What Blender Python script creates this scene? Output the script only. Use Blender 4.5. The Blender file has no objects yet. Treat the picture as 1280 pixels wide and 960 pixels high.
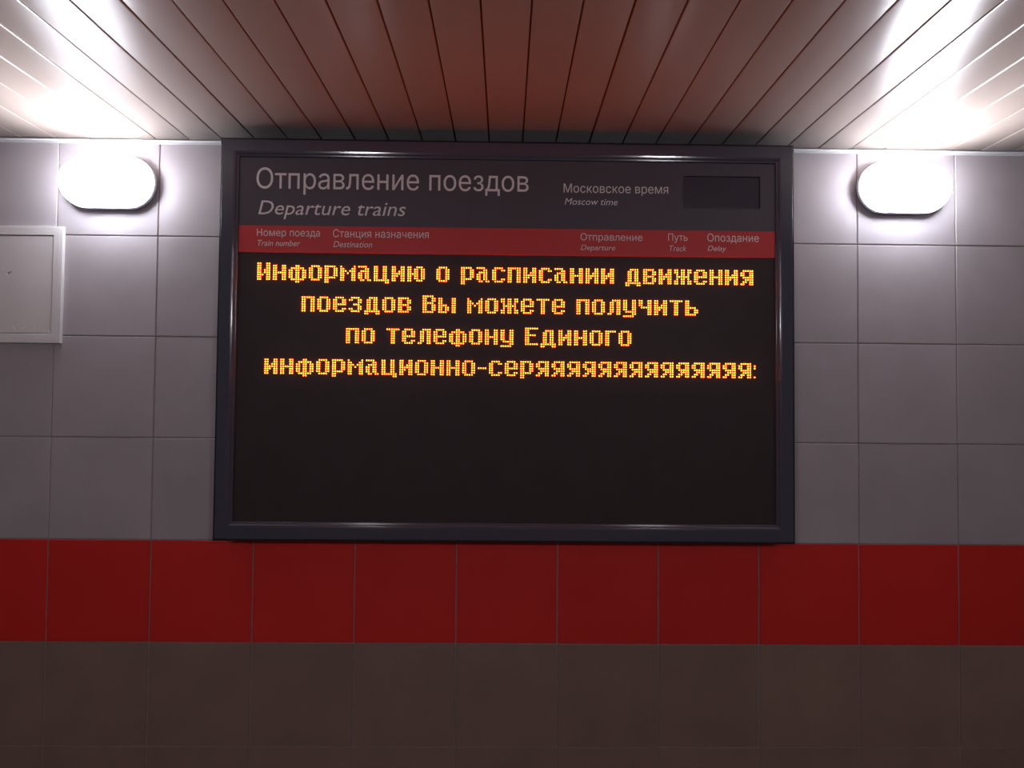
import bpy, bmesh, math, random
import numpy as np
from mathutils import Vector, Matrix
from mathutils.geometry import delaunay_2d_cdt

random.seed(7)
S = bpy.context.scene
COL = S.collection
T = 0.3                      # wall tile module
H = 2.3851                   # ceiling height
YB = -3.3                    # opposite wall of the passage
XL, XR = -4.5, 4.5

# ---------------------------------------------------------------- camera
cd = bpy.data.cameras.new('camera')
cam = bpy.data.objects.new('camera', cd)
COL.objects.link(cam)
cd.sensor_width = 36.0
cd.lens = 721.4347 / 1280 * 36.0
cd.clip_start = 0.02
cam.rotation_euler = (1.5952, -0.0089, -0.0113)
cam.location = (-0.1594, -1.7223, 1.6265)
S.camera = cam

# ---------------------------------------------------------------- world and exposure
w = bpy.data.worlds.new('world')
S.world = w
w.use_nodes = True
w.node_tree.nodes['Background'].inputs[0].default_value = (0.02, 0.017, 0.016, 1)
w.node_tree.nodes['Background'].inputs[1].default_value = 0.4
S.view_settings.view_transform = 'Standard'
S.view_settings.look = 'None'
S.view_settings.gamma = 1
S.view_settings.use_curve_mapping = False
S.view_settings.exposure = 0.0
LAMP = 43.0                   # strength of the white wall lamps
LED = 18.0                    # strength of the amber dots

# ---------------------------------------------------------------- materials
def mat(name, col, rough=0.5, metal=0.0, spec=0.5, noise=0.0, nscale=6.0, bump=0.0, bscale=200.0,
        emit=None, estr=0.0, per_obj=0.0, coat=0.0, aniso=None, detail=4.0):
    m = bpy.data.materials.new(name)
    m.use_nodes = True
    nt = m.node_tree
    b = nt.nodes['Principled BSDF']
    b.inputs['Roughness'].default_value = rough
    b.inputs['Metallic'].default_value = metal
    b.inputs['Specular IOR Level'].default_value = spec
    b.inputs['Coat Weight'].default_value = coat
    b.inputs['Base Color'].default_value = (*col, 1)
    tc = nt.nodes.new('ShaderNodeTexCoord')
    geo = nt.nodes.new('ShaderNodeNewGeometry')
    last = None
    if noise > 0 or per_obj > 0:
        hsv = nt.nodes.new('ShaderNodeHueSaturation')
        hsv.inputs['Color'].default_value = (*col, 1)
        val = None
        if noise > 0:
            n = nt.nodes.new('ShaderNodeTexNoise')
            n.inputs['Scale'].default_value = nscale
            n.inputs['Detail'].default_value = detail
            nt.links.new(geo.outputs['Position'], n.inputs['Vector'])
            mr = nt.nodes.new('ShaderNodeMapRange')
            mr.inputs['To Min'].default_value = 1 - noise
            mr.inputs['To Max'].default_value = 1 + noise
            mr.inputs['From Min'].default_value = 0.3
            mr.inputs['From Max'].default_value = 0.7
            nt.links.new(n.outputs['Fac'], mr.inputs['Value'])
            val = mr.outputs['Result']
        if per_obj > 0:
            oi = nt.nodes.new('ShaderNodeObjectInfo')
            mr2 = nt.nodes.new('ShaderNodeMapRange')
            mr2.inputs['To Min'].default_value = 1 - per_obj
            mr2.inputs['To Max'].default_value = 1 + per_obj
            nt.links.new(oi.outputs['Random'], mr2.inputs['Value'])
            if val is None:
                val = mr2.outputs['Result']
            else:
                mm = nt.nodes.new('ShaderNodeMath')
                mm.operation = 'MULTIPLY'
                nt.links.new(val, mm.inputs[0])
                nt.links.new(mr2.outputs['Result'], mm.inputs[1])
                val = mm.outputs[0]
        nt.links.new(val, hsv.inputs['Value'])
        nt.links.new(hsv.outputs['Color'], b.inputs['Base Color'])
    if bump > 0:
        n2 = nt.nodes.new('ShaderNodeTexNoise')
        n2.inputs['Scale'].default_value = bscale
        n2.inputs['Detail'].default_value = 3
        nt.links.new(geo.outputs['Position'], n2.inputs['Vector'])
        bp = nt.nodes.new('ShaderNodeBump')
        bp.inputs['Strength'].default_value = bump
        bp.inputs['Distance'].default_value = 0.001
        nt.links.new(n2.outputs['Fac'], bp.inputs['Height'])
        nt.links.new(bp.outputs['Normal'], b.inputs['Normal'])
    if emit:
        b.inputs['Emission Color'].default_value = (*emit, 1)
        b.inputs['Emission Strength'].default_value = estr
    return m

M = {}
M['tile'] = mat('grey_tile', (0.475, 0.428, 0.455), 0.55, spec=0.4, noise=0.06, nscale=7, bump=0.15, bscale=260, per_obj=0.045)
M['tile_low'] = mat('taupe_tile', (0.285, 0.192, 0.155), 0.55, spec=0.4, noise=0.08, nscale=7, bump=0.15, bscale=260, per_obj=0.045)
M['red'] = mat('red_tile', (0.76, 0.03, 0.024), 0.45, spec=0.4, noise=0.03, nscale=5, bump=0.08, per_obj=0.03)
M['grout'] = mat('grout', (0.34, 0.29, 0.28), 0.9, spec=0.2, noise=0.2, nscale=30)
M['ceil'] = mat('ceiling_lacquer', (0.32, 0.258, 0.225), 0.19, metal=0.04, spec=0.32, noise=0.03, nscale=3, per_obj=0.03)
M['ceil_back'] = mat('ceiling_void', (0.05, 0.045, 0.045), 0.9, spec=0.1)
M['trim'] = mat('white_trim', (0.7, 0.69, 0.7), 0.4)
M['frame'] = mat('graphite_frame', (0.088, 0.088, 0.122), 0.11, spec=0.7)
M['body'] = mat('dark_housing', (0.022, 0.021, 0.028), 0.14, spec=0.7)
M['header'] = mat('header_panel', (0.082, 0.066, 0.084), 0.5, spec=0.45, noise=0.04, nscale=9)
M['band'] = mat('red_band', (0.66, 0.045, 0.045), 0.5, spec=0.4)
M['screen'] = mat('led_screen', (0.06, 0.045, 0.048), 0.5, spec=0.15, noise=0.06, nscale=12)
M['clock'] = mat('clock_window', (0.04, 0.028, 0.05), 0.35, spec=0.4)
M['print'] = mat('printed_letter', (0.93, 0.83, 0.84), 0.6, spec=0.2)
M['led'] = mat('amber_led', (0.5, 0.3, 0.05), 0.4, emit=(1.0, 0.135, 0.011), estr=LED)
M['lens'] = mat('lit_lens', (0.9, 0.9, 0.9), 0.35, emit=(0.87, 0.91, 1.0), estr=LAMP)
M['lens_far'] = mat('lit_lens_opposite', (0.9, 0.9, 0.9), 0.35, emit=(0.92, 0.91, 1.0), estr=LAMP * 1.6)
M['housing'] = mat('lamp_housing', (0.66, 0.66, 0.70), 0.5)
M['hatch'] = mat('hatch_plastic', (0.78, 0.73, 0.74), 0.45, noise=0.03, nscale=10)
M['hatch_frame'] = mat('hatch_frame_plastic', (0.82, 0.78, 0.79), 0.4, noise=0.03, nscale=14)
M['chip'] = mat('worn_paint', (0.97, 0.96, 0.95), 0.6)
M['smudge'] = mat('dark_smudge', (0.26, 0.23, 0.24), 0.7)
M['floor'] = mat('floor_stone', (0.22, 0.19, 0.17), 0.5, noise=0.2, nscale=8)
M['metal'] = mat('steel', (0.5, 0.5, 0.5), 0.35, metal=1)

# ---------------------------------------------------------------- helpers
def link(name, me, m=None, parent=None):
    o = bpy.data.objects.new(name, me)
    COL.objects.link(o)
    if m is not None and me is not None and not me.materials:
        me.materials.append(m)
    if parent is not None:
        o.parent = parent
    return o

def mesh(name, bm, smooth=False):
    bmesh.ops.recalc_face_normals(bm, faces=bm.faces[:])
    me = bpy.data.meshes.new(name)
    bm.to_mesh(me)
    bm.free()
    if smooth:
        for p in me.polygons:
            p.use_smooth = True
    return me

def box(bm, x0, x1, y0, y1, z0, z1, bev=0.0, seg=1):
    r = bmesh.ops.create_cube(bm, size=1)
    vs = r['verts']
    for v in vs:
        v.co = Vector(((x0 + x1) / 2 + v.co.x * (x1 - x0), (y0 + y1) / 2 + v.co.y * (y1 - y0), (z0 + z1) / 2 + v.co.z * (z1 - z0)))
    if bev > 0:
        es = list({e for v in vs for e in v.link_edges})
        bmesh.ops.bevel(bm, geom=es, offset=bev, segments=seg, affect='EDGES', profile=0.5)

def boxobj(name, x0, x1, y0, y1, z0, z1, m, parent=None, bev=0.0, seg=1):
    bm = bmesh.new()
    box(bm, x0, x1, y0, y1, z0, z1, bev, seg)
    return link(name, mesh(name, bm), m, parent)

def struct(o):
    o['kind'] = 'structure'
    return o

def thing(name, label, cat, loc, group=None):
    o = bpy.data.objects.new(name, None)
    COL.objects.link(o)
    o.empty_display_size = 0.1
    o.location = loc
    o['label'] = label
    o['category'] = cat
    if group:
        o['group'] = group
    return o

def ring_sweep(name, x0, x1, z0, z1, prof, m, parent, smooth_angle=None):
    """sweep a profile of (inset, y) points round the rectangle with mitred corners"""
    bm = bmesh.new()
    rings = []
    for s, y in prof:
        rings.append([bm.verts.new((x0 + s, y, z0 + s)), bm.verts.new((x1 - s, y, z0 + s)),
                      bm.verts.new((x1 - s, y, z1 - s)), bm.verts.new((x0 + s, y, z1 - s))])
    n = len(rings)
    for a in range(n):
        b = (a + 1) % n
        for k in range(4):
            l = (k + 1) % 4
            bm.faces.new((rings[a][k], rings[a][l], rings[b][l], rings[b][k]))
    me = mesh(name, bm)
    for p in me.polygons:
        p.use_smooth = True
    me.set_sharp_from_angle(angle=math.radians(9))
    return link(name, me, m, parent)

# ---------------------------------------------------------------- setting
# back wall: grout bed with every tile a piece of its own
wall = struct(boxobj('wall_back', XL, XR, 0.0025, 0.16, 0.0, H + 0.12, M['grout']))
tm = {}
def tile_mesh(h, m, key):
    if key not in tm:
        bm = bmesh.new()
        g = 0.0016
        box(bm, g, T - g, 0.0, 0.008, g, h - g, 0.0014, 1)
        me = mesh('tile', bm)
        me.materials.append(m)
        tm[key] = me
    return tm[key]
rows = int(math.ceil(H / T))
for j in range(rows):
    z = j * T
    h = min(T, H + 0.012 - z)
    kind = 'red' if j == 3 else ('tile_low' if j < 3 else 'tile')
    me = tile_mesh(h, M[kind], (kind, round(h, 3)))
    for i in range(int(XL / T), int(XR / T)):
        t = link('tile', me, None, wall)
        t.location = (i * T, random.uniform(-0.0005, 0.0004), z)
        t.rotation_euler = (random.uniform(-.0012, .0012), random.uniform(-.0009, .0009), random.uniform(-.0012, .0012))

# ceiling: narrow lacquered panels running away from the wall, hung below a dark void
ceil = struct(boxobj('ceiling', XL, XR, YB, 0.0, H + 0.06, H + 0.10, M['ceil_back']))
PW = 0.0989
def plank_mesh():
    bm = bmesh.new()
    g, r, hgt = 0.0009, 0.0030, 0.016
    prof = [(g, hgt)]
    for a in range(5):
        t = math.pi / 2 * a / 4
        prof.append((g + r - r * math.cos(t), r - r * math.sin(t)))
    pr2 = [(PW - x, z) for x, z in reversed(prof)]
    full = prof + pr2
    L0, L1 = YB, -0.016
    A = [bm.verts.new((x, L0, z)) for x, z in full]
    B = [bm.verts.new((x, L1, z)) for x, z in full]
    for k in range(len(full) - 1):
        f = bm.faces.new((A[k], A[k + 1], B[k + 1], B[k]))
        f.smooth = True
    bm.faces.new((A[0], B[0], B[-1], A[-1]))
    bm.faces.new(A)
    bm.faces.new(list(reversed(B)))
    me = bpy.data.meshes.new('ceiling_plank')
    bmesh.ops.recalc_face_normals(bm, faces=bm.faces[:])
    bm.to_mesh(me)
    bm.free()
    me.materials.append(M['ceil'])
    return me
pm = plank_mesh()
X0 = -1.1046
k0 = int(math.floor((XL - X0) / PW)) + 1
k1 = int(math.floor((XR - X0) / PW))
for k in range(k0, k1):
    p = link('ceiling_plank', pm, None, ceil)
    p.location = (X0 + k * PW, 0, H + random.uniform(-0.0004, 0.0006))
    p.rotation_euler = (0, random.uniform(-.001, .001), 0)

# L-shaped edge trim where the ceiling meets the wall
bm = bmesh.new()
box(bm, XL, XR, -0.013, -0.0008, H - 0.0020, H - 0.0004)
box(bm, XL, XR, -0.0026, -0.0008, H - 0.009, H + 0.010)
struct(link('trim_1', mesh('trim', bm), M['trim']))

struct(boxobj('floor', XL, XR, YB, 0.16, -0.1, 0.0, M['floor']))
struct(boxobj('wall_front', XL, XR, YB - 0.1, YB, 0.0, H + 0.1, M['tile_low']))
struct(boxobj('wall_left', XL - 0.1, XL, YB - 0.1, 0.16, 0.0, H + 0.1, M['tile_low']))
struct(boxobj('wall_right', XR, XR + 0.1, YB - 0.1, 0.16, 0.0, H + 0.1, M['tile_low']))

# ---------------------------------------------------------------- oval wall lamps
def oval(bm, a, b, y, n=64, ex=2.6):
    """superellipse ring in the x/z plane"""
    vs = []
    for k in range(n):
        t = 2 * math.pi * k / n
        c, s = math.cos(t), math.sin(t)
        vs.append(bm.verts.new((a * math.copysign(abs(c) ** (2 / ex), c), y, b * math.copysign(abs(s) ** (2 / ex), s))))
    return vs

def stadium(bm, a, b, y, n=64):
    """stadium (two half circles joined by straights) ring"""
    vs = []
    s = a - b
    h = n // 2
    for k in range(h):
        t = -math.pi / 2 + math.pi * k / (h - 1)
        vs.append(bm.verts.new((s + b * math.cos(t), y, b * math.sin(t))))
    for k in range(h):
        t = math.pi / 2 + math.pi * k / (h - 1)
        vs.append(bm.verts.new((-s + b * math.cos(t), y, b * math.sin(t))))
    return vs

def loft(bm, rings, cap_end=True, cap_start=False):
    for a, b in zip(rings[:-1], rings[1:]):
        n = len(a)
        for k in range(n):
            bm.faces.new((a[k], a[(k + 1) % n], b[(k + 1) % n], b[k]))
    if cap_end:
        bm.faces.new(rings[-1])
    if cap_start:
        bm.faces.new(list(reversed(rings[0])))

def make_lamp(loc, label, rz=0.0, lens='lens'):
    t = thing('wall_lamp', label, 'lamp', loc, 'oval wall lamps')
    t.rotation_euler = (0, 0, rz)
    A, B = 0.1370, 0.0765
    bm = bmesh.new()
    loft(bm, [stadium(bm, A - .014, B - .014, -0.0005), stadium(bm, A - .012, B - .012, -0.012),
              stadium(bm, A - .004, B - .004, -0.015), stadium(bm, A, B, -0.017), stadium(bm, A, B, -0.025), stadium(bm, A - .004, B - .004, -0.0268)], True, True)
    link('housing', mesh('housing', bm, True), M['housing'], t)
    bm = bmesh.new()
    rings = []
    D0, D1 = -0.0270, -0.062
    for k in range(9):
        u = k / 8 * math.pi / 2
        ins = 0.032 * (1 - math.cos(u))
        rings.append(stadium(bm, A - .002 - ins, B - .002 - ins, D0 + (D1 - D0) * math.sin(u)))
    rings.append(stadium(bm, 0.075, 0.02, D1 - 0.001))
    loft(bm, rings, True, True)
    link('lens', mesh('lens', bm, True), M[lens], t)
    return t
make_lamp((-1.334, -0.0006, 2.2500), 'glowing white oval wall lamp left of the departures board, above the white hatch')
make_lamp((1.0250, -0.0006, 2.2650), 'glowing white oval wall lamp right of the departures board')

# the same pair on the opposite side of the passage, seen as glints on the board's frame
make_lamp((-1.30, YB + 0.0006, 2.25), 'glowing white oval lamp on the wall opposite the board, hatch side', math.pi, 'lens_far')
make_lamp((1.06, YB + 0.0006, 2.25), 'glowing white oval lamp on the wall opposite the board, farther from the hatch', math.pi, 'lens_far')

# ---------------------------------------------------------------- white access hatch, cut by the left edge of the frame
hz0, hz1, hx1 = 1.7764, 2.123, -1.4737
hx0 = hx1 - 0.347
hat = thing('access_hatch', 'square white access hatch with raised border, set in the wall below the left lamp', 'hatch', ((hx0 + hx1) / 2, 0, hz0))
def rel(o, t):
    o.matrix_parent_inverse = Matrix.Translation(-Vector(t.location))
    return o
fw = 0.027
rel(ring_sweep('hatch_frame', hx0, hx1, hz0, hz1,
    [(0, -0.0007), (0, -0.0095), (0.001, -0.0105), (0.010, -0.0110), (0.0105, -0.0104), (0.0112, -0.0110), (fw - .001, -0.0112), (fw, -0.0100), (fw, -0.0007)],
    M['hatch_frame'], hat), hat)
dr = rel(boxobj('door', hx0 + fw + .0024, hx1 - fw - .0024, -0.0095, -0.001, hz0 + fw + .0024, hz1 - fw - .0024, M['hatch'], hat, 0.0012, 2), hat)
# worn spots on the door: thin flakes of bare filler and a smudge, near the bottom corner and at mid height
random.seed(3)
bm = bmesh.new()
def flake(bm, cx, cz, r, y=-0.00965):
    n = 7
    vs = [bm.verts.new((cx + r * random.uniform(.5, 1.2) * math.cos(2 * math.pi * k / n), y, cz + r * random.uniform(.5, 1.2) * math.sin(2 * math.pi * k / n))) for k in range(n)]
    bm.faces.new(vs)
for q in range(9):
    flake(bm, hx1 - fw - random.uniform(.045, .115), hz0 + fw + random.uniform(.008, .022), random.uniform(.0012, .0028))
flake(bm, hx1 - fw - .006, hz0 + fw + .007, .0035)
flake(bm, hx1 - fw - .0045, hz0 + fw + .0035, .003)
for q in range(7):
    flake(bm, hx1 - fw - random.uniform(.12, .15), hz1 - fw - random.uniform(.10, .14), random.uniform(.001, .0022))
fl = link('worn_spots', mesh('worn_spots', bm), M['chip'], dr)
bm = bmesh.new()
flake(bm, hx1 - fw - .128, hz1 - fw - .112, .0045, -0.00975)
flake(bm, hx1 - fw - .123, hz1 - fw - .110, .003, -0.00975)
sm = link('smudge', mesh('smudge', bm), M['smudge'], dr)
for o in (fl, sm):
    o['kind'] = 'stuff'

# ---------------------------------------------------------------- departures board
BX0, BX1, BZ0, BZ1 = -0.9735, 0.6620, 1.2205, 2.3590
board = thing('departure_board', 'large dark framed train departures board showing amber LED text, mounted between the two lamps', 'display board', ((BX0 + BX1) / 2, -0.0006, BZ0))
def bpart(name, *a, **k):
    o = boxobj(name, *a, **k)
    return rel(o, board)
# housing behind the frame
bpart('housing', BX0, BX1, -0.078, -0.0012, BZ0, BZ1, M['body'], board, bev=0.003)
rel(ring_sweep('rim', BX0, BX1, BZ0, BZ1, [(0.0, -0.070), (0.0, -0.0902), (0.00025, -0.0915), (0.0009, -0.0926), (0.0018, -0.0935), (0.0030, -0.0941), (0.0044, -0.0943), (0.0078, -0.0943), (0.0078, -0.070)], M['body'], board), board)
prof = [(0.0080, -0.070), (0.0080, -0.0985)]
def arc(cx, cy, r, a0, a1, n):
    return [(cx + r * math.cos(math.radians(a0 + (a1 - a0) * k / n)), cy - r * math.sin(math.radians(a0 + (a1 - a0) * k / n))) for k in range(n + 1)]
prof += arc(0.0090, -0.0985, 0.0012, 180, 90, 12)                 # outer edge of the face
prof += [(0.0400, -0.1003), (0.0436, -0.09953)]                    # chamfer leaning inward, it catches the lamps opposite
prof += arc(0.0436, -0.0957, 0.0038, 80, 20, 10)                  # rounded inner edge
prof += [(0.0490, -0.0955), (0.0520, -0.0948)]
prof += arc(0.0520, -0.0925, 0.0023, 90, 0, 12)
prof += [(0.0545, -0.083), (0.0545, -0.070)]
fr = rel(ring_sweep('frame', BX0, BX1, BZ0, BZ1, prof, M['frame'], board), board)
IX0, IX1, IZ0, IZ1 = BX0 + .0545, BX1 - .0545, BZ0 + .0545, BZ1 - .0545
ZB0, ZB1 = 2.0335, 2.1095      # red band
DH = -0.090                    # face of the printed header
SC = -0.085                    # face of the LED screen
hd = bpart('header_panel', IX0, IX1, DH, -0.079, ZB1, IZ1, M['header'], board)
# the clock window is cut out of the header by building it from four strips
bpy.data.objects.remove(hd)
CX0, CX1, CZ0, CZ1 = 0.3437, 0.5646, 2.1752, 2.2668
bm = bmesh.new()
for (a, b, c, d) in ((IX0, CX0, ZB1, IZ1), (CX1, IX1, ZB1, IZ1), (CX0, CX1, ZB1, CZ0), (CX0, CX1, CZ1, IZ1)):
    box(bm, a, b, DH, -0.079, c, d)
bmesh.ops.remove_doubles(bm, verts=bm.verts[:], dist=1e-5)
hd = rel(link('header_panel', mesh('header_panel', bm), M['header'], board), board)
rel(ring_sweep('clock_bezel', CX0 - .003, CX1 + .003, CZ0 - .003, CZ1 + .003,
    [(0, DH + .0003), (0.0004, DH - .0008), (0.0026, DH - .0008), (0.0034, DH + .004), (0.0034, DH + .0065)], M['header'], board), board)
cw = bpart('clock_display', CX0 - .0005, CX1 + .0005, DH + .004, DH + .008, CZ0 - .0005, CZ1 + .0005, M['clock'], board)
bd = bpart('red_band', IX0 + .0005, IX1 - .0005, DH - .0006, -0.079, ZB0, ZB1, M['band'], board, bev=0.0004)
sn = bpart('screen', IX0, IX1, SC, -0.079, IZ0, ZB0 - .0003, M['screen'], board)

TEXTS = [
    ("Отправление поездов", -0.8718, 2.2152, 0.7728, 0.0561, 0),
    ("Departure trains", -0.8651, 2.1411, 0.4175, 0.0396, 1),
    ("Номер поезда", -0.8673, 2.0793, 0.1779, 0.0194, 0),
    ("Train number", -0.8652, 2.0514, 0.1203, 0.0162, 1),
    ("Станция назначения", -0.6527, 2.0781, 0.2712, 0.0212, 0),
    ("Destination", -0.6511, 2.0498, 0.1097, 0.0171, 1),
    ("Московское время", 0.0012, 2.2146, 0.2995, 0.0244, 0),
    ("Moscow time", 0.0044, 2.1796, 0.1515, 0.0189, 1),
    ("Отправление", 0.0503, 2.0777, 0.1770, 0.0191, 0),
    ("Departure", 0.0511, 2.0499, 0.0984, 0.0147, 1),
    ("Путь", 0.3005, 2.0795, 0.0559, 0.0195, 0),
    ("Track", 0.3040, 2.0499, 0.0490, 0.0159, 1),
    ("Опоздание", 0.4128, 2.0786, 0.1479, 0.0212, 0),
    ("Delay", 0.4138, 2.0518, 0.0539, 0.0147, 1),
]
def text_mesh(body, shear=0.0, offset=0.0):
    """outlines of the printed words, triangulated and filled by winding number"""
    c = bpy.data.curves.new('lettering', 'FONT')
    c.body = body
    c.size = 1.0
    c.shear = shear
    c.offset = offset
    c.resolution_u = 3
    c.fill_mode = 'NONE'
    o = bpy.data.objects.new('lettering', c)
    COL.objects.link(o)
    bpy.context.view_layer.update()
    dg = bpy.context.evaluated_depsgraph_get()
    src = bpy.data.meshes.new_from_object(o.evaluated_get(dg))
    bpy.data.objects.remove(o)
    bpy.data.curves.remove(c)
    P = np.array([v.co[:2] for v in src.vertices])
    E = np.array([e.vertices[:] for e in src.edges])
    bpy.data.meshes.remove(src)
    # orient the edges along their loops (the outline order of the vertices)
    nxt = {}
    adj = {}
    for i, j in E:
        adj.setdefault(int(i), []).append(int(j))
        adj.setdefault(int(j), []).append(int(i))
    seen = set()
    segs = []
    for st in range(len(P)):
        if st in seen or st not in adj:
            continue
        cur, prev = st, None
        while True:
            seen.add(cur)
            cand = [q for q in adj[cur] if q != prev]
            if prev is None:
                cand.sort(key=lambda q: (q != st + 1, q))
            n = cand[0]
            segs.append((cur, n))
            prev, cur = cur, n
            if cur == st or len(segs) > 20000:
                break
    A = P[[i for i, j in segs]]
    B = P[[j for i, j in segs]]
    r = delaunay_2d_cdt([Vector(p) for p in P], segs, [], 0, 1e-6)
    vs, fs = r[0], r[2]
    V = np.array([v[:] for v in vs])
    keep = []
    for f in fs:
        cx, cy = V[list(f)].mean(axis=0)
        up = (A[:, 1] <= cy) & (B[:, 1] > cy)
        dn = (A[:, 1] > cy) & (B[:, 1] <= cy)
        side = (B[:, 0] - A[:, 0]) * (cy - A[:, 1]) - (cx - A[:, 0]) * (B[:, 1] - A[:, 1])
        if int((up & (side > 0)).sum()) - int((dn & (side < 0)).sum()) != 0:
            keep.append(tuple(f))
    me = bpy.data.meshes.new('lettering')
    me.from_pydata([(x, y, 0) for x, y in V], [], keep)
    bm = bmesh.new()
    bm.from_mesh(me)
    bmesh.ops.delete(bm, geom=[v for v in bm.verts if not v.link_faces], context='VERTS')
    bm.to_mesh(me)
    bm.free()
    return me
cap = max(v.co.y for v in text_mesh('H').vertices)
for body, x, z, wd, hh, it in TEXTS:
    me = text_mesh(body, 0.22 if it else 0.0, 0.005 if hh > .03 else 0.012)
    xs = [v.co.x for v in me.vertices]
    sx = wd / (max(xs) - min(xs))
    sz = hh / cap
    xm = min(xs)
    par = bd if z < 2.12 else hd
    y = (DH - .0006 if z < 2.12 else DH) - 0.0005
    for v in me.vertices:
        v.co = Vector((x + (v.co.x - xm) * sx, y, z + v.co.y * sz))
    me.materials.clear()
    me.materials.append(M['print'])
    o = link('lettering', me, None, par)
    
    o['kind'] = 'stuff'

# LED text: one lit dome for every dot of the 224-column matrix
G = {
'и': '##..## ##..## ##.### ###### ###.## ##..## ##..##',
'н': '##..## ##..## ##..## ###### ##..## ##..## ##..##',
'ф': '...##... .######. ##.##.## ##.##.## ##.##.## ##.##.## .######. ...##...',
'о': '.####. ##..## ##..## ##..## ##..## ##..## .####.',
'р': '#####. ##..## ##..## ##..## ##..## #####. ##.... ##....',
'м': '#.....# ##...## ###.### ##.#.## ##...## ##...## ##...##',
'а': '####.. ...##. .####. ##.##. ##.##. ##.##. .##.##',
'ц': '##..##. ##..##. ##..##. ##..##. ##..##. ##..##. ####### .....##',
'ю': '##..###. ##.##.## ##.##.## #####.## ##.##.## ##.##.## ##..###.',
'п': '###### ##..## ##..## ##..## ##..## ##..## ##..##',
'е': '.####. ##..## ##..## ###### ##.... ##..## .####.',
'з': '.####. ##..## ....## ..###. ....## ##..## .####.',
'д': '..####. .##.##. .##.##. .##.##. .##.##. .##.##. ####### ##...##',
'в': '#####. ##..## ##..## #####. ##..## ##..## #####.',
'с': '.####. ##..## ##.... ##.... ##.... ##..## .####.',
'я': '.##### ##..## ##..## .##### ..#### .##.## ##..##',
'ж': '##.##.## ##.##.## .#.##.#. .######. .#.##.#. ##.##.## ##.##.##',
'т': '###### ..##.. ..##.. ..##.. ..##.. ..##.. ..##..',
'ы': '##....## ##....## ##....## ####..## ##.##.## ##.##.## ####..##',
'л': '..#### .##.## .##.## .##.## .##.## .##.## ##..##',
'у': '##..## ##..## ##..## ##..## ##..## .##### ....## #####.',
'ч': '##..## ##..## ##..## .##### ....## ....## ....##',
'ь': '##.... ##.... ##.... #####. ##..## ##..## #####.',
'г': '##### ##... ##... ##... ##... ##... ##...',
'-': '.... .... .... ####',
'И': '^##..## ##..## ##..## ##.### ##.### ###.## ##..## ##..##',
'В': '^#####. ##..## ##..## #####. ##..## ##..## ##..## #####.',
'Е': '^###### ##.... ##.... #####. ##.... ##.... ##.... ######',
}
PITCH = 0.006344
LX0, LZ0 = -0.8642, 1.9960
LINES = [(0, 'Информацию о расписании движения'), (20, 'поездов Вы можете получить'),
         (40, 'по телефону Единого'), (4, 'информационно-сер' + 'я' * 15)]
DR = 0.00176
def dome(verts, faces, cx, cz):
    base = len(verts)
    n = 8
    for (r, y) in ((DR, SC - 0.0001), (DR * .95, SC - DR * .9), (DR * .55, SC - DR * 1.4)):
        for k in range(n):
            t = 2 * math.pi * k / n
            verts.append((cx + r * math.cos(t), y, cz + r * math.sin(t)))
    for q in range(2):
        for k in range(n):
            a = base + q * n + k
            b = base + q * n + (k + 1) % n
            faces.append((a, b, b + n, a + n))
    faces.append(tuple(base + 2 * n + k for k in range(n)))
for li, (c0, body) in enumerate(LINES):
    verts, faces = [], []
    c = c0
    for ch in body:
        if ch == ' ':
            c += 4
            continue
        g = G[ch]
        up = 0
        if g[0] == '^':
            g = g[1:]
            up = 1
        rr = g.split()
        for r, row in enumerate(rr):
            for q, d in enumerate(row):
                if d == '#' and c + q < 224:
                    dome(verts, faces, LX0 + (c + q) * PITCH, LZ0 - (li * 14 + r - up) * PITCH)
        c += len(rr[0]) + 1
    me = bpy.data.meshes.new('lit_text_line')
    me.from_pydata(verts, [], faces)
    for p in me.polygons:
        p.use_smooth = True
    bmx = bmesh.new()
    bmx.from_mesh(me)
    bmesh.ops.recalc_face_normals(bmx, faces=bmx.faces[:])
    bmx.to_mesh(me)
    bmx.free()
    me.materials.append(M['led'])
    o = link('lit_text_line', me, None, sn)
    o['kind'] = 'stuff'
